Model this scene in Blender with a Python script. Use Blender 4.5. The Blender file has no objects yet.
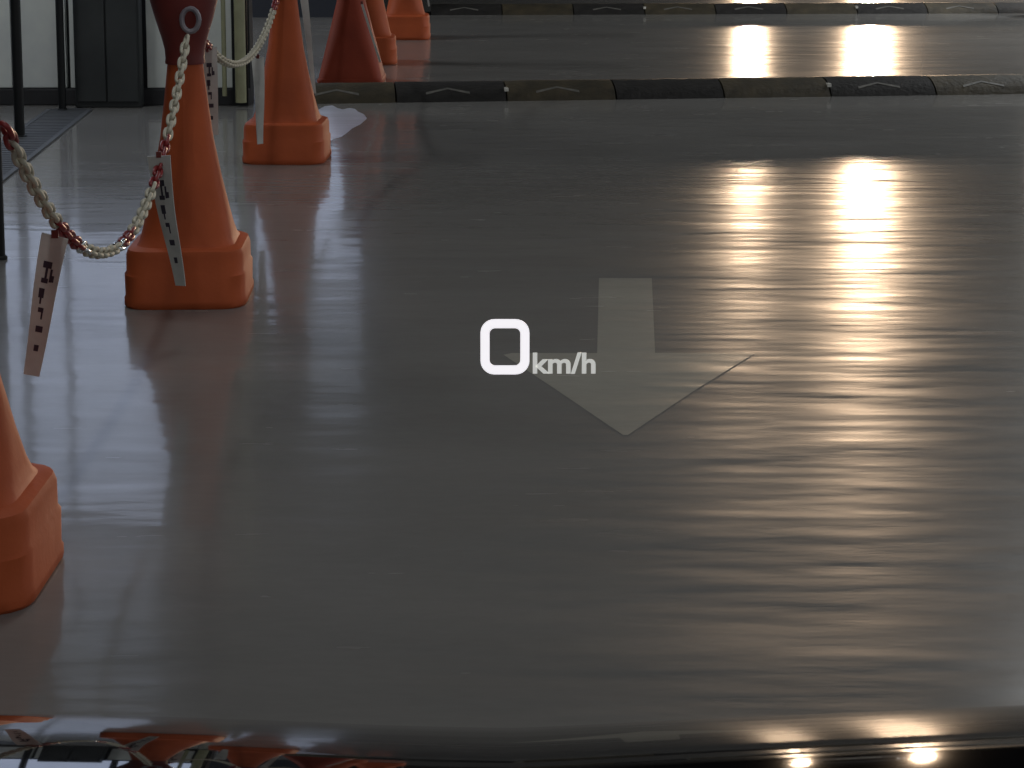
import bpy, bmesh, math, random
from mathutils import Vector, Matrix, noise
random.seed(7)
S = bpy.context.scene
COL = S.collection
R = math.radians

# ------------------------------------------------------------------ camera, world, exposure
cd = bpy.data.cameras.new('camera'); cam = bpy.data.objects.new('camera', cd); COL.objects.link(cam)
cam.location = (0, 0, 1.16); cam.rotation_euler = (R(82), 0, 0)
cd.sensor_width = 36; cd.lens = 70.3; cd.shift_y = -0.240; cd.clip_start = .05; cd.clip_end = 200
S.camera = cam
S.view_settings.view_transform = 'Standard'; S.view_settings.look = 'None'
S.view_settings.exposure = 0; S.view_settings.gamma = 1
w = bpy.data.worlds.new('night'); S.world = w; w.use_nodes = True
w.node_tree.nodes['Background'].inputs[0].default_value = (.62, .66, .70, 1)
w.node_tree.nodes['Background'].inputs[1].default_value = .55

def area(name, loc, rot, sx, sy, power, col):
    l = bpy.data.lights.new(name, 'AREA'); l.shape = 'RECTANGLE'; l.size = sx; l.size_y = sy
    l.energy = power; l.color = col
    o = bpy.data.objects.new(name, l); COL.objects.link(o); o.location = loc; o.rotation_euler = rot
    return o
# fill lights of the added, unseen ceiling fixtures (fixtures are modelled below)
FIX = [(-.6, .6), (-.6, 4.6), (2.6, .6), (2.6, 4.6), (2.6, 8.6), (-2.7, 7.7), (4.9, 12.5), (5.9, 17), (-4.6, 12.2)]
FIXP = [13, 11, 9, 9, 16, 24, 125, 170, 120]
for (x, y), p in zip(FIX, FIXP):
    area('ceiling_tube_light', (x, y, 3.09), (0, 0, 0), .12, 1.2, p, (.95, .98, 1.0))
# headlamps of the facing car
HEAD = [(2.80, 23.6, .505), (4.20, 23.6, .505)]
for (x, y, z), p in zip(HEAD, (72, 330)):
    l = bpy.data.lights.new('headlamp_beam', 'SPOT'); l.energy = p * 14; l.color = (1, .70, .45)
    l.shadow_soft_size = .07; l.spot_size = R(38); l.spot_blend = .9
    o = bpy.data.objects.new('headlamp_beam', l); COL.objects.link(o)
    o.location = (x, y - .12, z); o.rotation_euler = Vector((.4, -y, -.6)).to_track_quat('-Z', 'Y').to_euler()

# ------------------------------------------------------------------ materials
def new_mat(name):
    m = bpy.data.materials.new(name); m.use_nodes = True
    nt = m.node_tree; b = nt.nodes['Principled BSDF']
    return m, nt, b
def N(nt, t, **kw):
    n = nt.nodes.new(t)
    for k, v in kw.items():
        if hasattr(n, k): setattr(n, k, v)
        else: n.inputs[k].default_value = v
    return n
def coords(nt, scale=(1, 1, 1), rot=(0, 0, 0)):
    tc = nt.nodes.new('ShaderNodeTexCoord'); mp = nt.nodes.new('ShaderNodeMapping')
    mp.inputs['Scale'].default_value = scale; mp.inputs['Rotation'].default_value = rot
    nt.links.new(tc.outputs['Object'], mp.inputs[0]); return mp.outputs[0]
def ntex(nt, scale, detail=3, vec=None, rough=.55):
    n = nt.nodes.new('ShaderNodeTexNoise'); n.inputs['Scale'].default_value = scale
    n.inputs['Detail'].default_value = detail; n.inputs['Roughness'].default_value = rough
    nt.links.new(vec if vec is not None else coords(nt), n.inputs['Vector']); return n.outputs['Fac']
def ramp(nt, fac, stops):
    r = nt.nodes.new('ShaderNodeValToRGB'); e = r.color_ramp.elements
    while len(e) < len(stops): e.new(.5)
    for i, (p, c) in enumerate(stops):
        e[i].position = p; e[i].color = (c, c, c, 1) if not isinstance(c, tuple) else (*c, 1)
    nt.links.new(fac, r.inputs[0]); return r.outputs[0]
def mat(name, c1, c2=None, rough=.5, scale=6, bump=0, metal=0, coat=0, emit=0, vec=(1, 1, 1), bscale=None, spec=.5):
    m, nt, b = new_mat(name)
    c2 = c2 or tuple(x * .75 for x in c1)
    v = coords(nt, vec)
    f = ntex(nt, scale, 4, v)
    col = ramp(nt, f, [(.3, c2), (.7, c1)])
    nt.links.new(col, b.inputs['Base Color'])
    b.inputs['Roughness'].default_value = rough; b.inputs['Metallic'].default_value = metal
    b.inputs['Specular IOR Level'].default_value = spec
    b.inputs['Coat Weight'].default_value = coat; b.inputs['Coat Roughness'].default_value = .03
    if emit:
        nt.links.new(col, b.inputs['Emission Color']); b.inputs['Emission Strength'].default_value = emit
    if bump:
        bp = nt.nodes.new('ShaderNodeBump'); bp.inputs['Strength'].default_value = bump
        bp.inputs['Distance'].default_value = .01
        nt.links.new(ntex(nt, bscale or scale * 3, 3, v), bp.inputs['Height'])
        nt.links.new(bp.outputs[0], b.inputs['Normal'])
    return m

def floor_mat(name, c1, c2, wear=None):
    m, nt, b = new_mat(name)
    L = nt.links.new
    f = ntex(nt, 1.3, 5, coords(nt, (.6, 1.6, 1)))
    f2 = ntex(nt, 60, 3, coords(nt, (.35, 1, 1)))
    mx = N(nt, 'ShaderNodeMath', operation='MULTIPLY_ADD'); L(f2, mx.inputs[0]); mx.inputs[1].default_value = .35
    L(f, mx.inputs[2])
    L(ramp(nt, mx.outputs[0], [(.45, c2), (.9, c1)]), b.inputs['Base Color'])
    # long trowel ripples that run across the lane
    big = ntex(nt, 1, 3, coords(nt, (.85, 2.8, 1), (0, 0, R(2))), .6)
    med = ntex(nt, 1, 4, coords(nt, (2.4, 13, 1), (0, 0, R(-1.5))), .6)
    fine = ntex(nt, 90, 3, coords(nt, (.5, 1, 1)))
    a1 = N(nt, 'ShaderNodeMath', operation='MULTIPLY_ADD'); L(med, a1.inputs[0]); a1.inputs[1].default_value = .095; L(big, a1.inputs[2])
    a2 = N(nt, 'ShaderNodeMath', operation='MULTIPLY_ADD'); L(fine, a2.inputs[0]); a2.inputs[1].default_value = .012; L(a1.outputs[0], a2.inputs[2])
    bp = nt.nodes.new('ShaderNodeBump'); bp.inputs['Strength'].default_value = 1; bp.inputs['Distance'].default_value = .0065
    L(a2.outputs[0], bp.inputs['Height']); L(bp.outputs[0], b.inputs['Normal'])
    L(ramp(nt, med, [(.3, .28), (.7, .20)]), b.inputs['Roughness'])
    bp2 = nt.nodes.new('ShaderNodeBump'); bp2.inputs['Strength'].default_value = .35; bp2.inputs['Distance'].default_value = .011
    L(a2.outputs[0], bp2.inputs['Height']); L(bp2.outputs[0], b.inputs['Coat Normal'])
    b.inputs['Specular IOR Level'].default_value = .12
    b.inputs['Coat Weight'].default_value = .47; b.inputs['Coat IOR'].default_value = 1.5
    L(ramp(nt, big, [(.3, .12), (.7, .06)]), b.inputs['Coat Roughness'])
    if wear:
        pass
    return m

M = dict(
    floor=floor_mat('floor_coating', (.245, .238, .225), (.200, .195, .185)),
    arrow=floor_mat('arrow_paint', (.43, .415, .36), (.34, .325, .285)),
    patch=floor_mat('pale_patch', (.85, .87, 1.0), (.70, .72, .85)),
    wall=mat('dark_wall', (.035, .038, .042), rough=.8, scale=1.5),
    farwall=mat('far_wall', (.03, .035, .05), rough=.8, scale=1),
    ceil=mat('ceiling_paint', (.14, .14, .14), rough=.9, scale=1),
    pale=mat('pale_column_paint', (.62, .62, .57), (.52, .52, .48), rough=.6, scale=3),
    panel=mat('white_panel', (.80, .84, .78), (.66, .69, .68), rough=.55, scale=4, bump=.05),
    glow=mat('lit_frosted_glass', (.58, .66, .86), (.48, .56, .76), rough=.3, scale=1.2, emit=1.05),
    glow2=mat('lit_frosted_glass_dim', (.30, .34, .42), (.22, .26, .33), rough=.3, scale=1.2, emit=.7),
    black=mat('black_metal', (.012, .013, .014), rough=.45, scale=8, spec=.3),
    column=mat('dark_column', (.05, .055, .055), (.032, .036, .037), rough=.7, scale=5),
    kerb=mat('kerb', (.03, .03, .033), rough=.8, scale=8, bump=.2),
    drain=mat('drain_cover', (.095, .10, .105), (.065, .07, .075), rough=.6, scale=7),
    yellow=mat('yellow_pipe', (.40, .40, .24), (.28, .28, .17), rough=.45, scale=10),
    orange=mat('orange_plastic', (.56, .115, .036), (.43, .085, .027), rough=.6, spec=.25, scale=5, bump=.12, bscale=30),
    orange_dark=mat('dark_red_orange_plastic', (.40, .065, .03), (.30, .048, .024), rough=.6, spec=.25, scale=5, bump=.12, bscale=30),
    cap=mat('dark_red_plastic', (.20, .028, .02), (.14, .019, .016), rough=.5, scale=9),
    cream=mat('cream_plastic', (.62, .58, .46), (.46, .43, .34), rough=.7, scale=20),
    red=mat('red_plastic', (.30, .025, .025), (.18, .014, .016), rough=.4, scale=20),
    silver=mat('bare_link', (.85, .87, .88), rough=.18, scale=20, metal=1),
    ring=mat('hook_plastic', (.30, .27, .29), (.2, .18, .2), rough=.35, scale=20),
    tag=mat('tag_plastic', (.66, .65, .60), (.48, .47, .44), rough=.4, scale=14, coat=.2),
    ink=mat('tag_ink', (.04, .03, .05), rough=.5, scale=10),
    rb=mat('black_rubber', (.028, .026, .024), (.014, .013, .012), rough=.7, scale=16, bump=.5, spec=.3),
    ry=mat('worn_yellow_rubber', (.075, .06, .035), (.035, .030, .02), rough=.65, scale=12, bump=.5, spec=.35),
    chev=mat('chevron_paint', (.19, .18, .16), (.10, .10, .09), rough=.5, scale=20),
    refl=mat('reflector', (.8, .78, .7), rough=.15, scale=20),
    hood=mat('black_car_paint', (.006, .006, .007), rough=.6, scale=3, coat=1, spec=0),
    tyre=mat('tyre', (.015, .015, .015), rough=.85, scale=12),
    rim=mat('rim', (.4, .4, .42), rough=.3, scale=9, metal=1),
    glass=mat('dark_car_glass', (.01, .012, .015), rough=.05, scale=3),
    carbody=mat('silver_car_paint', (.18, .18, .19), rough=.35, scale=3, metal=.5, coat=.6),
    plate=mat('plate', (.5, .5, .48), rough=.4, scale=3),
    tube=mat('lit_tube', (.95, .98, 1), (.9, .95, 1), rough=.3, scale=3, emit=3),
    steel=mat('painted_steel', (.35, .35, .36), rough=.5, scale=5),
    lamp=mat('lamp_lens', (1, .88, .68), (1, .86, .64), rough=.3, scale=3, emit=420),
    hud=mat('projected_light', (.93, .90, .93), (.91, .88, .91), rough=.5, scale=3, emit=.86),
    hud2=mat('projected_light_dim', (.60, .60, .57), (.56, .56, .53), rough=.5, scale=3, emit=.72),
)

# ------------------------------------------------------------------ helpers
def box(bm, x0, x1, y0, y1, z0, z1, mtx=None):
    vs = [bm.verts.new((x, y, z)) for z in (z0, z1) for (x, y) in ((x0, y0), (x1, y0), (x1, y1), (x0, y1))]
    if mtx:
        for v in vs: v.co = mtx @ v.co
    for f in ((3, 2, 1, 0), (4, 5, 6, 7), (0, 1, 5, 4), (1, 2, 6, 5), (2, 3, 7, 6), (3, 0, 4, 7)):
        bm.faces.new([vs[i] for i in f])
    return vs
def loft(bm, rings, close=True, cap0=True, cap1=True):
    rr = [[bm.verts.new(p) for p in ring] for ring in rings]
    n = len(rr[0])
    for a, b in zip(rr, rr[1:]):
        for i in range(n if close else n - 1):
            j = (i + 1) % n
            bm.faces.new((a[i], a[j], b[j], b[i]))
    if cap0: bm.faces.new(rr[0][::-1])
    if cap1: bm.faces.new(rr[-1])
def obj(name, bm, m, parent=None, smooth=True, bevel=0, loc=None):
    if len(bm.faces) > 1: bmesh.ops.recalc_face_normals(bm, faces=bm.faces[:])
    me = bpy.data.meshes.new(name); bm.to_mesh(me); bm.free()
    me.materials.append(m)
    if smooth:
        me.polygons.foreach_set('use_smooth', [True] * len(me.polygons))
        me.set_sharp_from_angle(angle=R(38))
    o = bpy.data.objects.new(name, me); COL.objects.link(o)
    if parent: o.parent = parent
    if loc: o.location = loc
    if bevel:
        b = o.modifiers.new('bevel', 'BEVEL'); b.width = bevel; b.segments = 2; b.limit_method = 'ANGLE'
    return o
def tag(o, label, cat, group=None):
    o['label'] = label; o['category'] = cat
    if group: o['group'] = group
    return o
def thing(name, loc, label, cat, group=None, rz=0):
    o = bpy.data.objects.new(name, None); COL.objects.link(o); o.empty_display_size = .1
    o.location = loc; o.rotation_euler = (0, 0, rz)
    return tag(o, label, cat, group)
def struct(name, bm, m, **k):
    o = obj(name, bm, m, **k)
    if not k.get('parent'): o['kind'] = 'structure'
    return o
def boxobj(name, b, m, parent=None, bevel=0, st=False):
    bm = bmesh.new(); box(bm, *b)
    o = obj(name, bm, m, parent, smooth=False, bevel=bevel)
    if st: o['kind'] = 'structure'
    return o
def copy_tree(o, parent=None):
    c = o.copy(); COL.objects.link(c); c.parent = parent
    for ch in list(o.children): copy_tree(ch, c)
    return c

# ------------------------------------------------------------------ setting
bm = bmesh.new(); box(bm, -6, 7, -5, 34, -.1, 0); struct('floor', bm, M['floor'], smooth=False)
boxobj('ceiling', (-6, 7, -5, 34, 3.2, 3.3), M['ceil'], st=True)
boxobj('wall_left', (-6.15, -6, -5, 34, 0, 3.2), M['wall'], st=True)
boxobj('wall_right', (7, 7.15, 17, 34, 0, 3.2), M['wall'], st=True)
boxobj('wall_far', (-6, 7, 34, 34.15, 0, 3.2), M['farwall'], st=True)

# partition wall on the left, across the lane side, with panels below and added glowing panes above for the bluish floor reflection
WY = 9.373
wall = boxobj('wall_partition', (-6, -1.24, WY + .05, WY + .17, 0, 3.2), M['wall'], st=True)
boxobj('trim_1', (-6, -1.24, WY - .01, WY + .05, 0, .078), M['kerb'], st=True, bevel=.006)
for x0, x1 in ((-3.5, -3.0), (-2.97, -2.36), (-2.32, -2.122 + .02), (-2.102 + .018, -2.042), (-1.722, -1.32)):
    boxobj('panel', (x0, x1, WY + .012, WY + .05, .081, .515), M['panel'], wall, bevel=.004)
w1 = struct('window_1', (lambda b: (box(b, -4.3, -1.25, WY + .035, WY + .05, .52, 2.95), b)[1])(bmesh.new()), M['black'], smooth=False)
panes = [(-4.25, -3.45, .56, 1.05, 'glow'), (-3.40, -2.55, .56, 1.05, 'glow'), (-2.50, -1.70, .56, 1.05, 'glow'), (-1.66, -1.27, .56, .98, 'glow'),
         (-4.25, -3.45, 1.09, 2.02, 'glow'), (-3.40, -2.55, 1.09, 2.02, 'glow'), (-2.50, -1.66, 1.09, 2.02, 'glow'),
         (-4.25, -3.45, 2.20, 2.92, 'glow2'), (-3.40, -2.55, 2.20, 2.92, 'glow2'), (-2.50, -1.74, 2.26, 2.92, 'glow2')]
for x0, x1, z0, z1, g in panes:
    boxobj('pane', (x0, x1, WY + .015, WY + .035, z0, z1), M[g], w1, bevel=.003)
# far left wall with more glowing panes added to reflect in the floor
wf = boxobj('wall_left_far', (-6, -.95, 14.6, 14.75, 0, 3.2), M['farwall'], st=True)
w2 = struct('window_2', (lambda b: (box(b, -2.0, -1.1, 14.57, 14.6, .95, 3.05), b)[1])(bmesh.new()), M['black'], smooth=False)
for x0, x1, z0, z1, g in ((-1.97, -1.55, 1.0, 2.1, 'glow'), (-1.52, -1.13, 1.0, 1.9, 'glow'), (-1.52, -1.13, 1.95, 3.0, 'glow2')):
    boxobj('pane', (x0, x1, 14.55, 14.57, z0, z1), M[g], w2, bevel=.003)
# unseen pale column added so its reflection lightens the right floor edge
struct('column_right', (lambda b: (box(b, 3.86, 4.6, 14.3, 14.9, 0, 3.2), b)[1])(bmesh.new()), M['pale'], smooth=False, bevel=.02)

# dark square column standing before the partition
bm = bmesh.new(); box(bm, -2.04, -1.733, WY - .10, WY - .015, 0, .64)
cab = thing('utility_cabinet', (0, 0, 0), 'dark grey floor cabinet standing between the pale wall panels', 'cabinet')
obj('body', bm, M['column'], cab, smooth=False, bevel=.008)
for x0, x1 in ((-2.03, -1.893), (-1.885, -1.743)):
    d = boxobj('door', (x0, x1, WY - .112, WY - .10, .03, .62), M['column'], cab, bevel=.003)
    boxobj('handle', (x1 - .03 if x0 < -1.9 else x0 + .018, x1 - .018 if x0 < -1.9 else x0 + .03, WY - .126, WY - .112, .53, .60), M['black'], d)

# black posts of a rail
def post(x, y, w_, label):
    t = thing('steel_post', (x, y, 0), label, 'post')
    bm = bmesh.new()
    loft(bm, [[(w_ * math.cos(a), w_ * math.sin(a), z) for a in [i * math.tau / 16 for i in range(16)]] for z in (.012, 2.6)])
    obj('shaft', bm, M['black'], t)
    bm = bmesh.new()
    loft(bm, [[(r * math.cos(a), r * math.sin(a), z) for a in [i * math.tau / 20 for i in range(20)]] for r, z in ((w_ * 1.35, 0), (w_ * 1.35, .008), (w_ * 1.1, .012))])
    obj('base_plate', bm, M['black'], t)
post(-2.055, 8.27, .021, 'slim black steel post nearest the left wall chain, before the pale panel')
post(-2.075, 9.16, .018, 'slim black steel post beside the dark cabinet')
post(-1.492, 5.72, .016, 'black steel post at the left picture edge beside the hanging tag')

# two yellowish pipes and a dark board right of the panels
t = thing('pipe_pair', (-1.3, WY - .04, 0), 'pair of pale yellow vertical pipes on a dark board past the wall panels', 'pipe')
boxobj('backboard', (-.015, .058, .016, .028, .0, .52), M['black'], t)
for x, r_ in ((-.048, .011), (.028, .026)):
    bm = bmesh.new()
    loft(bm, [[(x + r_ * math.cos(a), -.012 + r_ * math.sin(a), z) for a in [i * math.tau / 14 for i in range(14)]] for z in (.05 if r_ < .02 else .02, 2.4)])
    obj('pipe', bm, M['yellow'], t)

# low slatted strip running diagonally on the left
ch = thing('drain_channel', (-1.99, 8.2, 0), 'dark low drain channel cover running diagonally beside the left posts', 'drain', rz=R(4))
ch.rotation_euler[2] = R(3)
bm = bmesh.new()
for x in (-.11, .08):
    box(bm, x, x + .02, -1.3, .98, 0, .008)
obj('rim', bm, M['drain'], ch, smooth=False)
slat = None
for i in range(46):
    y = -1.28 + i * .05
    if slat is None:
        bm = bmesh.new(); box(bm, -.09, .08, 0, .034, 0, .006); slat = obj('slat', bm, M['drain'], ch, smooth=False, loc=(0, y, 0))
    else:
        c = slat.copy(); COL.objects.link(c); c.parent = ch; c.location = (0, y, 0)

# unseen ceiling fixtures added to go with the fill lights
fx = None
FL = ['ceiling tube lamp over the cone row, nearest the bonnet', 'ceiling tube lamp over the cone row, above the second cone',
      'ceiling tube lamp on the right, beside the bonnet', 'ceiling tube lamp on the right, beyond the floor arrow', 'ceiling tube lamp on the right, just before the speed bump',
      'ceiling tube lamp on the left, washing the pale wall panels',
      'ceiling tube lamp far right, level with the pale column', 'ceiling tube lamp far right, beyond the far speed bump', 'ceiling tube lamp on the left, behind the partition wall']
for i, (x, y) in enumerate(FIX):
    if fx is None:
        fx = thing('tube_fixture', (x, y, 3.2), 'ceiling tube lamp fixture above the lane', 'lamp', 'ceiling tube fixtures')
        boxobj('housing', (-.08, .08, -.63, .63, -.05, 0), M['steel'], fx, bevel=.006)
        boxobj('tube', (-.03, .03, -.6, .6, -.08, -.05), M['tube'], fx, bevel=.012)
        c = fx
    else:
        c = copy_tree(fx)
    c.location = (x, y, 3.2)
    c['label'] = FL[i]

# ------------------------------------------------------------------ floor markings
def flat(pts, z0, z1):
    bm = bmesh.new(); loft(bm, [[(x, y, z) for x, y in pts] for z in (z0, z1 * .2)]); return bm
arrow = [(.242, 5.455), (.389, 5.455), (.338, 4.608), (.574, 4.606), (.40, 4.27), (.235, 3.93), (.225, 3.93), (.10, 4.27), (-.02, 4.59), (.0, 4.606), (.201, 4.606)]
bm = bmesh.new(); bm.faces.new([bm.verts.new((x, y, .0004)) for x, y in arrow]); bm.normal_update()
if bm.faces[:][0].normal.z < 0: bmesh.ops.reverse_faces(bm, faces=bm.faces[:])
tag(obj('lane_arrow', bm, M['arrow'], smooth=False), 'worn pale grey arrow painted on the floor pointing towards the viewer', 'arrow')
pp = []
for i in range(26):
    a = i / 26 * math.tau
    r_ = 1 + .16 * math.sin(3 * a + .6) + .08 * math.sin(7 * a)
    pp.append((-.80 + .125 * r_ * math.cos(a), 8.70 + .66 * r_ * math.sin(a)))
tag(obj('floor_patch', flat(pp, 0, .001), M['patch'], smooth=False), 'small pale bluish patch of floor behind the second blocky cone from the front', 'patch')  # bright reflection in a wet spot, painted in as pale colour

# ------------------------------------------------------------------ speed bumps
BH = .078
def bump_profile(L):
    out = []
    for i in range(13):
        t_ = i / 12; y = t_ * .36
        z = BH * math.sin(math.pi * t_) ** .62 if 0 < t_ < 1 else 0
        out.append((y, z))
    return out
def segment_mesh(L, seed):
    bm = bmesh.new(); rr = random.Random(seed)
    rings = []
    for k in range(7):
        x = k / 6 * (L - .008)
        rings.append([(x, y, z + (rr.uniform(-.0018, .0018) if z > .01 else 0)) for y, z in bump_profile(L)])
    loft(bm, rings)
    return bm
def zb(y):
    t_ = min(max(y / .36, 0), 1); return BH * math.sin(math.pi * t_) ** .62
def chevron(L):
    bm = bmesh.new(); c = L / 2 - .02
    path = [(-.105, .030), (-.05, .047), (0, .066), (.05, .047), (.105, .030)]
    for (xa, ya), (xb, yb) in zip(path, path[1:]):
        vs = []
        for x, y in ((xa, ya), (xb, yb), (xb, yb + .014), (xa, ya + .014)):
            vs.append((c + x, y, zb(y) + .0015))
        top = [bm.verts.new(v) for v in vs]; bot = [bm.verts.new((v[0], v[1] + .002, v[2] - .004)) for v in vs]
        bm.faces.new(top); bm.faces.new(bot[::-1])
        for i in range(4):
            j = (i + 1) % 4; bm.faces.new((top[i], bot[i], bot[j], top[j]))
    return bm
def speed_bump(loc, rz, k0, k1, label, first_yellow, blank=(), studs=()):
    t = thing('speed_bump', loc, label, 'speed bump', rz=rz)
    L = .532
    for k in range(k0, k1):
        yel = (k % 2 == 0) == first_yellow
        s = obj('segment', segment_mesh(L, k * 7 + 3), M['ry' if yel else 'rb'], t)
        s.location = (k * L, 0, 0)
        s['label'] = 'worn yellow rubber segment' if yel else 'black rubber segment'
        if k not in blank:
            obj('chevron', chevron(L), M['chev'], s, smooth=False)
        if k in studs:
            r_ = boxobj('reflector', (-.012, .008, .045, .085, zb(.06) - .01, zb(.06) + .009), M['refl'], s, bevel=.003)
    return t
speed_bump((-.019, 9.53, 0), R(6.6), -2, 9, 'nearer black and yellow rubber speed bump crossing the lane behind the cones', True, blank=(1, 2), studs=(0, 3))
BH = .07
speed_bump((-.60, 14.80, 0), R(2.4), 0, 12, 'farther speed bump along the top edge of the picture', False, blank=(1, 5, 8), studs=(3, 6))

# ------------------------------------------------------------------ cones
def sq_ring(hw, r, z, n=6, cx=0, cy=0):
    pts = []
    for q, (sx, sy) in enumerate(((1, 1), (-1, 1), (-1, -1), (1, -1))):
        for i in range(n):
            a = (q + i / (n - 1)) * math.pi / 2
            pts.append((cx + sx * (hw - r) + r * math.cos(a), cy + sy * (hw - r) + r * math.sin(a), z))
    return pts
def blend_ring(hw, rnd, z):
    # rnd = 0 square with small corners, 1 round
    r = hw * (.12 + .88 * rnd)
    return sq_ring(hw, r, z)
def make_cone(label, group, plain=False):
    t = thing('traffic_cone', (0, 0, 0), label, 'cone', group)
    if not plain:
        om = M['orange']
        bm = bmesh.new()
        loft(bm, [blend_ring(h * .985, .32, z) for h, z in ((.158, 0), (.162, .006), (.162, .022), (.159, .028), (.160, .085), (.1555, .092), (.155, .135), (.150, .150), (.138, .1555), (.125, .157))])
        obj('base', bm, om, t)
        bm = bmesh.new()
        prof = [(.128, .155, .35), (.123, .165, .5), (.117, .19, .65), (.106, .247, .85), (.089, .33, 1), (.070, .43, 1), (.056, .54, 1), (.046, .63, 1), (.042, .69, 1), (.036, .70, 1)]
        loft(bm, [blend_ring(h, q, z) for h, z, q in prof], cap0=False)
        obj('body', bm, om, t)
        # moulding seam up the front of the body
    else:
        om = M['orange_dark']
        bm = bmesh.new()
        loft(bm, [blend_ring(h, .15, z) for h, z in ((.168, 0), (.170, .008), (.170, .022), (.166, .03), (.150, .036))])
        obj('base', bm, om, t)
        bm = bmesh.new()
        loft(bm, [blend_ring(h, q, z) for h, z, q in ((.164, .03, .2), (.142, .13, .4), (.112, .26, .7), (.075, .42, 1), (.052, .55, 1), (.040, .69, 1), (.034, .70, 1))], cap0=False)
        obj('body', bm, om, t)
    bm = bmesh.new()
    n = 24
    cpr = [(.0515, .625), (.0525, .63), (.051, .64), (.053, .665), (.062, .70), (.076, .745), (.088, .79), (.090, .812), (.082, .822)]
    loft(bm, [[(r_ * math.cos(i * math.tau / n), r_ * math.sin(i * math.tau / n), z) for i in range(n)] for r_, z in cpr])
    cp = obj('cap', bm, M['cap'], t); cp['label'] = 'dark red flared cap'
    # hook ring on the cap front
    bm = bmesh.new()
    rings = []
    for i in range(17):
        a = i / 16 * math.tau
        c = Vector((.026 + .022 * math.cos(a), -.080, .745 + .03 * math.sin(a)))
        d = Vector((math.cos(a), 0, math.sin(a)))
        rings.append([tuple(c + d * .007 * math.cos(b) + Vector((0, .007, 0)) * math.sin(b)) for b in [j * math.tau / 8 for j in range(8)]])
    loft(bm, rings)
    h = obj('hook', bm, M['ring'], cp); h['label'] = 'grey plastic hook ring'
    return t
CONES = [(-.908, 3.11, 0, 0), (-.857, 5.22, 2, 0), (-.872, 7.68, -2, 0), (-.835, 10.38, 0, 1), (-.815, 11.37, 3, 0), (-.690, 12.92, 0, 0)]
CL = ['nearest orange cone, its blocky base cut off by the left picture edge',
      'orange blocky-base cone crossed by the chain and a white tag',
      'orange blocky-base cone beside the pale floor patch, just before the speed bump',
      'dark red-orange cone tapering straight to the floor behind the nearer speed bump',
      'orange cone mostly hidden behind the straight-sided darker cone',
      'farthest orange cone of the row, near the far speed bump']
c0 = make_cone(CL[0], 'traffic cones in a row')
for i, (x, y, rz, pl) in enumerate(CONES):
    if i == 0: c = c0
    elif pl: c = make_cone(CL[i], 'traffic cones in a row', True)
    else: c = copy_tree(c0)
    c.location = (x, y, 0); c.rotation_euler[2] = R(rz); c['label'] = CL[i]

# ------------------------------------------------------------------ chains
def link_mesh(name, m):
    bm = bmesh.new(); rings = []; n = 20; hl, hw, tr = .0205, .0092, .0046
    for i in range(n):
        a = i / n * math.tau
        cx = hl * (1 if math.cos(a) > 0 else -1) * min(1, abs(math.cos(a)) * 1.6) * .62 + .38 * hl * math.cos(a)
        c = Vector((cx, hw * math.sin(a), 0)); d = Vector((math.cos(a), math.sin(a), 0))
        rings.append([bm.verts.new(c + d * tr * math.cos(b) + Vector((0, 0, tr)) * math.sin(b)) for b in [j * math.tau / 6 for j in range(6)]])
    for i in range(n):
        a, b = rings[i], rings[(i + 1) % n]
        for j in range(6):
            k = (j + 1) % 6; bm.faces.new((a[j], b[j], b[k], a[k]))
    bmesh.ops.recalc_face_normals(bm, faces=bm.faces[:])
    me = bpy.data.meshes.new(name); bm.to_mesh(me); bm.free(); me.materials.append(m)
    me.polygons.foreach_set('use_smooth', [True] * len(me.polygons)); return me
LINK = {'c': link_mesh('link', M['cream']), 'r': link_mesh('link', M['red']), 's': link_mesh('link', M['silver'])}
def make_chain(a, b, low, label, colour):
    a, b = Vector(a), Vector(b)
    t = thing('barrier_chain', a, label, 'chain', 'plastic chains between the cones')
    pts = []
    for i in range(401):
        s = i / 400; p = a.lerp(b, s); k = 4 * s * (1 - s)
        p.z = (a.z * (1 - s) + b.z * s) * (1 - k) + low * k if False else (a.z * (1 - s) + b.z * s) - k * ((a.z + b.z) / 2 - low)
        pts.append(p)
    L = [0]
    for p, q in zip(pts, pts[1:]): L.append(L[-1] + (q - p).length)
    pitch = .0305; n = int(L[-1] / pitch); j = 0
    for i in range(n):
        d = (i + .5) * L[-1] / n
        while L[j + 1] < d: j += 1
        p = pts[j]; dr = (pts[j + 1] - pts[j]).normalized()
        c = colour(d / L[-1])
        o = bpy.data.objects.new('link', LINK[c]); COL.objects.link(o); o.parent = t
        q = dr.to_track_quat('X', 'Z') @ Matrix.Rotation((math.pi / 2) * (i % 2) + .6, 4, 'X').to_quaternion()
        o.rotation_mode = 'QUATERNION'; o.rotation_quaternion = q; o.location = p - a
        if c == 'r': o['label'] = 'dark red plastic link'
        if c == 's': o['label'] = 'shiny metal link'
    return t
def col0(s):
    if s < .03: return 'r'
    if .20 < s < .29: return 'r'
    if .29 < s < .32: return 's'
    if .475 < s < .495: return 's'
    if .495 < s < .55: return 'r'
    if .70 < s < .80: return 'r'
    return 'c'
def col1(s): return 'r' if (s < .12 or .86 < s < .93) else 'c'
make_chain((-.775, 3.03, .752), (-.832, 5.10, .705), .372, 'cream and red chain sagging between the two nearest cones over the bluish floor', col0)
make_chain((-.835, 5.30, .70), (-.872, 7.585, .70), .515, 'cream chain sagging between the second and third cones from the front', col1)
make_chain((-.850, 7.77, .71), (-.835, 10.28, .70), .575, 'cream chain dipping at the top edge between the third cone and the darker cone', col1)

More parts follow.
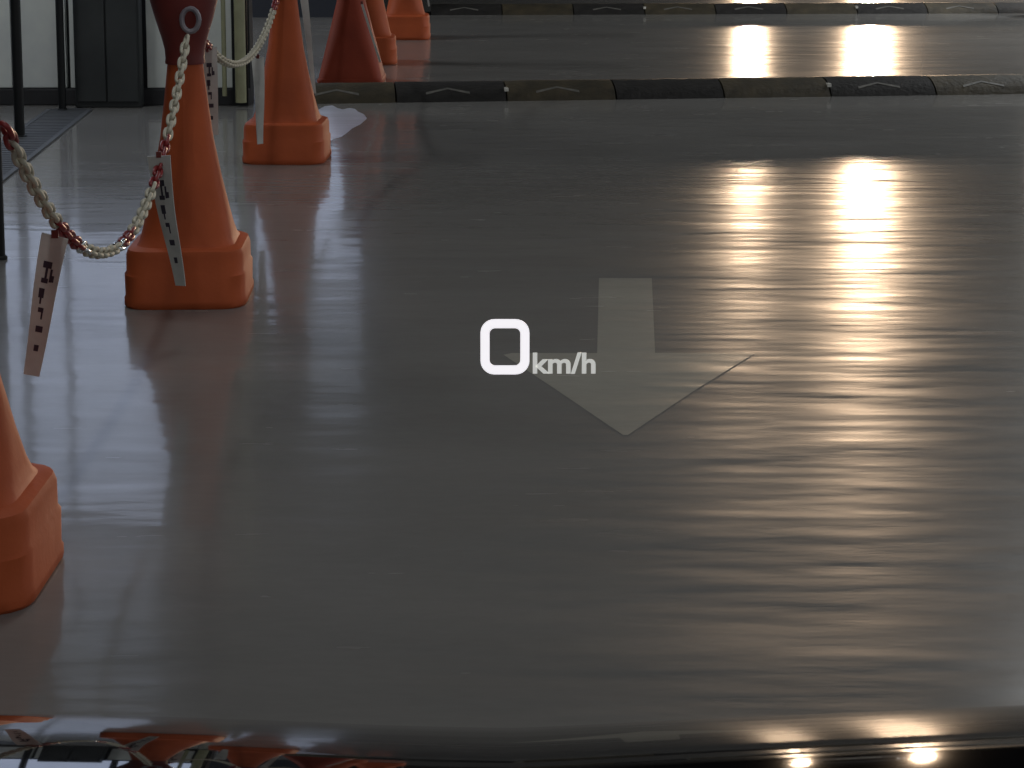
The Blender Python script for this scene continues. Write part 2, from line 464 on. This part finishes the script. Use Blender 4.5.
# ------------------------------------------------------------------ hanging tags
def make_tag(top, vec, width, yaw, twist, taper, label, letters=True, name='warning_tag'):
    """strip hanging from top along vec; yaw = angle of its width axis at the top"""
    top = Vector(top); vec = Vector(vec)
    t = thing(name, top, label, 'tag', 'white tags hanging from the chains')
    rings = []; n = 14
    def frame(s):
        a = R(yaw + twist * s); wd = Vector((math.cos(a), math.sin(a), 0)); dn = vec.normalized()
        wd = (wd - dn * wd.dot(dn)).normalized(); nn = wd.cross(dn).normalized()
        if nn.y > 0: nn = -nn
        c = vec * s + nn * .006 * math.sin(s * 5)
        return c, wd, nn, width / 2 * (1 - taper * s)
    bm = bmesh.new()
    for i in range(n + 1):
        c, wd, nn, h = frame(i / n)
        rings.append([tuple(c - wd * h + nn * .0012), tuple(c + wd * h + nn * .0012), tuple(c + wd * h - nn * .0012), tuple(c - wd * h - nn * .0012)])
    loft(bm, rings)
    obj('strip', bm, M['tag'], t, smooth=False)
    if letters:
        # dark lettering strokes printed down the strip: (along, across, length across, length along)
        strokes = [(.20, -.1, .50, .030), (.25, -.1, .14, .07), (.31, -.15, .40, .022), (.27, .30, .13, .06), (.29, .42, .25, .03),
                   (.40, -.25, .34, .045), (.44, -.25, .12, .05), (.52, -.1, .36, .022), (.55, .05, .12, .05), (.66, 0, .5, .03), (.80, 0, .36, .03)]
        for s, u, lu, ls in strokes:
            bm = bmesh.new(); quad = []
            for (du, ds) in ((-.5, -.5), (.5, -.5), (.5, .5), (-.5, .5)):
                c, wd, nn, h = frame(s + ds * ls * 1.5)
                quad.append(c + wd * h * (u + du * lu * 1.4) + nn * .0018)
            top_ = [bm.verts.new(q) for q in quad]; bot = [bm.verts.new(q - frame(s)[2] * .001) for q in quad]
            bm.faces.new(top_); bm.faces.new(bot[::-1])
            for i in range(4):
                j = (i + 1) % 4; bm.faces.new((top_[i], bot[i], bot[j], top_[j]))
            obj('letter_stroke', bm, M['ink'], t, smooth=False)
    bm = bmesh.new(); box(bm, -.006, .006, -.003, .003, -.004, .010)
    obj('tie', bm, M['cap'], t, smooth=False)
    return t
make_tag((-.790, 3.40, .512), (-.055, .02, -.255), .048, -8, 12, .42, 'tapering off-white tag hanging over the floor between the two nearest cones')
make_tag((-.818, 4.58, .475), (.035, .03, -.315), .058, -14, -14, .5, 'narrow white tag hanging in front of the second cone from the front')
make_tag((-.838, 5.52, .640), (.0, .01, -.25), .042, 6, 8, .1, 'pale tag hanging just right of the second cone, before the wall panel')
make_tag((-.866, 6.78, .485), (.005, .01, -.30), .044, 20, 15, .5, 'pale tag hanging along the left edge of the third cone from the front', False)
make_tag((-.848, 8.12, .622), (.04, .01, -.42), .034, 25, -15, .6, 'pale tag hanging between the third cone and the darker cone', False)
make_tag((-.768, 10.22, .42), (.092, -.02, -.30), .012, 0, 0, .1, 'thin pale strip slanting down the darker straight-sided cone', False)
make_tag((-.560, 12.72, .42), (.032, .0, -.20), .012, 0, 0, .1, 'thin pale strip on the right edge of the farthest cone', False)

# ------------------------------------------------------------------ head-up display
hud = thing('head_up_display', (0, 1.0, .895), 'glowing white speed readout 0 km/h floating left of the floor arrow', 'display')
bm = bmesh.new()
def rrect(x0, x1, z0, z1, r, y):
    pts = []
    for q, (cx, cz) in enumerate(((x1 - r, z1 - r), (x0 + r, z1 - r), (x0 + r, z0 + r), (x1 - r, z0 + r))):
        for i in range(8):
            a = (q + i / 7) * math.pi / 2; pts.append((cx + r * math.cos(a), y, cz + r * math.sin(a)))
    return pts
X0, X1, Z0, Z1 = -.0372, .0206, .0045, .0712; tw = .0108
loops = [rrect(X0, X1, Z0, Z1, .0165, 0), rrect(X0, X1, Z0, Z1, .0165, .001), rrect(X0 + tw, X1 - tw, Z0 + tw, Z1 - tw, .0065, .001), rrect(X0 + tw, X1 - tw, Z0 + tw, Z1 - tw, .0065, 0)]
vv = [[bm.verts.new(p) for p in lp] for lp in loops]
for a in range(4):
    b = (a + 1) % 4
    for i in range(32):
        j = (i + 1) % 32; bm.faces.new((vv[a][i], vv[a][j], vv[b][j], vv[b][i]))
obj('digit', bm, M['hud'], hud, smooth=False)
cu = bpy.data.curves.new('unit_text', 'FONT'); cu.body = 'km/h'; cu.size = .0345; cu.extrude = .0004; cu.offset = .0009
tmp = bpy.data.objects.new('unit_source', cu); COL.objects.link(tmp)
bpy.context.view_layer.update()
me = bpy.data.meshes.new_from_object(tmp.evaluated_get(bpy.context.evaluated_depsgraph_get()))
COL.objects.unlink(tmp); bpy.data.objects.remove(tmp)
xs = [v.co.x for v in me.vertices]; sx = .0742 / (max(xs) - min(xs)); mn = min(xs)
for v in me.vertices: v.co.x = (v.co.x - mn) * sx
me.materials.clear(); me.materials.append(M['hud2'])
ut = bpy.data.objects.new('unit_text', me); COL.objects.link(ut); ut.parent = hud
ut.rotation_euler = (R(90), 0, 0); ut.location = (.0245, 0, .0065); ut['label'] = 'dimmer km/h lettering'
hud.scale = (1 / 2.3,) * 3

# ------------------------------------------------------------------ own car: the black bonnet at the bottom edge
own = thing('parked_car', (0, 0, 0), 'glossy black car bonnet along the bottom edge, mirroring cones and lamps', 'car')
dep = math.atan2(1.16 - .664, 1.1)      # angle at which the crest is seen
RC = 1.16
bm = bmesh.new(); rows = []
def crest(x):
    return (-.0055 * math.tanh((x + .12) * 8) + .0025 / (1 + math.exp(-(x - .05) * 30)) + .045 * max(0, x - .0) ** 1.0 * 1.0) - .03 * max(0, abs(x) - .45) ** 1.5
nx, na = 90, 70
for i in range(nx + 1):
    x = -.82 + 1.64 * i / nx
    row = []
    for j in range(na + 1):
        a = dep + R(-34) + R(78) * j / na      # direction of the normal from vertical, forward
        cy = 1.1 - RC * math.sin(dep); cz = .664 - RC * math.cos(dep)
        rr_ = RC
        z = cz + rr_ * math.cos(a) + crest(x); y = cy + rr_ * math.sin(a)
        row.append((x, y, z))
    z0 = row[-1][2]
    for zz in (z0 - .03, ):
        row.append((x, row[-1][1] + .012, zz))
    rows.append(row)
loft(bm, rows, close=False, cap0=False, cap1=False)
hood = obj('bonnet', bm, M['hood'], own)
sm = hood.modifiers.new('thick', 'SOLIDIFY'); sm.thickness = .004; sm.offset = -1
endY = rows[0][na][1]; endZ = rows[0][na][2]
print('bonnet end', endY, endZ)
boxobj('grille', (-.55, .55, endY - .02, endY + .02, .30, endZ - .03), M['rb'], own, bevel=.01)
boxobj('bumper', (-.84, .84, endY - .15, endY + .07, .17, .30), M['hood'], own, bevel=.03)
for sx_ in (-1, 1):
    boxobj('fender', (min(sx_ * .82, sx_ * .86), max(sx_ * .82, sx_ * .86), .25, endY - .02, .33, endZ + .0), M['hood'], own, bevel=.015)
    bm = bmesh.new()
    loft(bm, [[(sx_ * (.62 + q), .95 + r_ * math.cos(i * math.tau / 28), .31 + r_ * math.sin(i * math.tau / 28)) for i in range(28)] for q, r_ in ((0, .29), (.02, .31), (.17, .31), (.19, .29))])
    wl = obj('wheel', bm, M['tyre'], own)
    bm = bmesh.new()
    loft(bm, [[(sx_ * (.19 + .62 + q), .95 + r_ * math.cos(i * math.tau / 28), .31 + r_ * math.sin(i * math.tau / 28)) for i in range(28)] for q, r_ in ((-.01, .2), (.004, .2), (.008, .18))])
    obj('rim', bm, M['rim'], wl)

# ------------------------------------------------------------------ facing car whose headlamps make the glare
fc = thing('facing_car', (3.5, 23.7, 0), 'silver car facing the viewer with lit headlamps far down the lane', 'car')
prof = [(0, .22), (-.02, .45), (.02, .68), (.12, .80), (1.05, .98), (1.75, 1.42), (2.9, 1.46), (3.7, 1.05), (4.3, .98), (4.4, .6), (4.35, .22)]
bm = bmesh.new(); rings = []
for k, (u, ins) in enumerate(((-.90, .06), (-.82, 0), (.82, 0), (.90, .06))):
    ring = []
    for (y, z) in prof:
        xx = u * (1 - .22 * max(0, (z - .98)) / .48)
        ring.append((xx, y + ins * (1 if y < 2 else -1) * .9, z - ins * (.3 if z > .5 else 0)))
    rings.append(ring)
loft(bm, rings)
obj('body', bm, M['carbody'], fc, bevel=.02)
bm = bmesh.new()
vs = [bm.verts.new(p) for p in ((-.70, 1.05, 1.01), (.70, 1.05, 1.01), (.60, 1.68, 1.425), (-.60, 1.68, 1.425), (-.70, 1.10, .98), (.70, 1.10, .98), (.60, 1.73, 1.395), (-.60, 1.73, 1.395))]
for f in ((0, 1, 2, 3), (7, 6, 5, 4), (0, 4, 5, 1), (1, 5, 6, 2), (2, 6, 7, 3), (3, 7, 4, 0)): bm.faces.new([vs[i] for i in f])
obj('windscreen', bm, M['glass'], fc, smooth=False)
boxobj('grille', (-.42, .42, -.045, .0, .42, .60), M['rb'], fc, bevel=.01)
boxobj('number_plate', (-.26, .26, -.05, -.01, .28, .39), M['plate'], fc, bevel=.004)
boxobj('bumper', (-.88, .88, -.035, .03, .2, .40), M['carbody'], fc, bevel=.02)
for (hx, hy, hz) in HEAD:
    x = hx - 3.5
    hs = boxobj('headlamp', (x - .15, x + .15, -.07, .03, hz - .09, hz + .09), M['black'], fc, bevel=.02)
    bm = bmesh.new()
    loft(bm, [[(x + r_ * math.cos(i * math.tau / 24), y, hz + r_ * math.sin(i * math.tau / 24)) for i in range(24)] for y, r_ in ((-.068, .062), (-.08, .06), (-.088, .04), (-.09, .012))])
    obj('lens', bm, M['lamp'], hs)
for x in (-.83, .66):
    for y in (.85, 3.5):
        bm = bmesh.new()
        loft(bm, [[(x + q, y + r_ * math.cos(i * math.tau / 28), .31 + r_ * math.sin(i * math.tau / 28)) for i in range(28)] for q, r_ in ((0, .29), (.02, .31), (.16, .31), (.18, .29))])
        obj('wheel', bm, M['tyre'], fc)
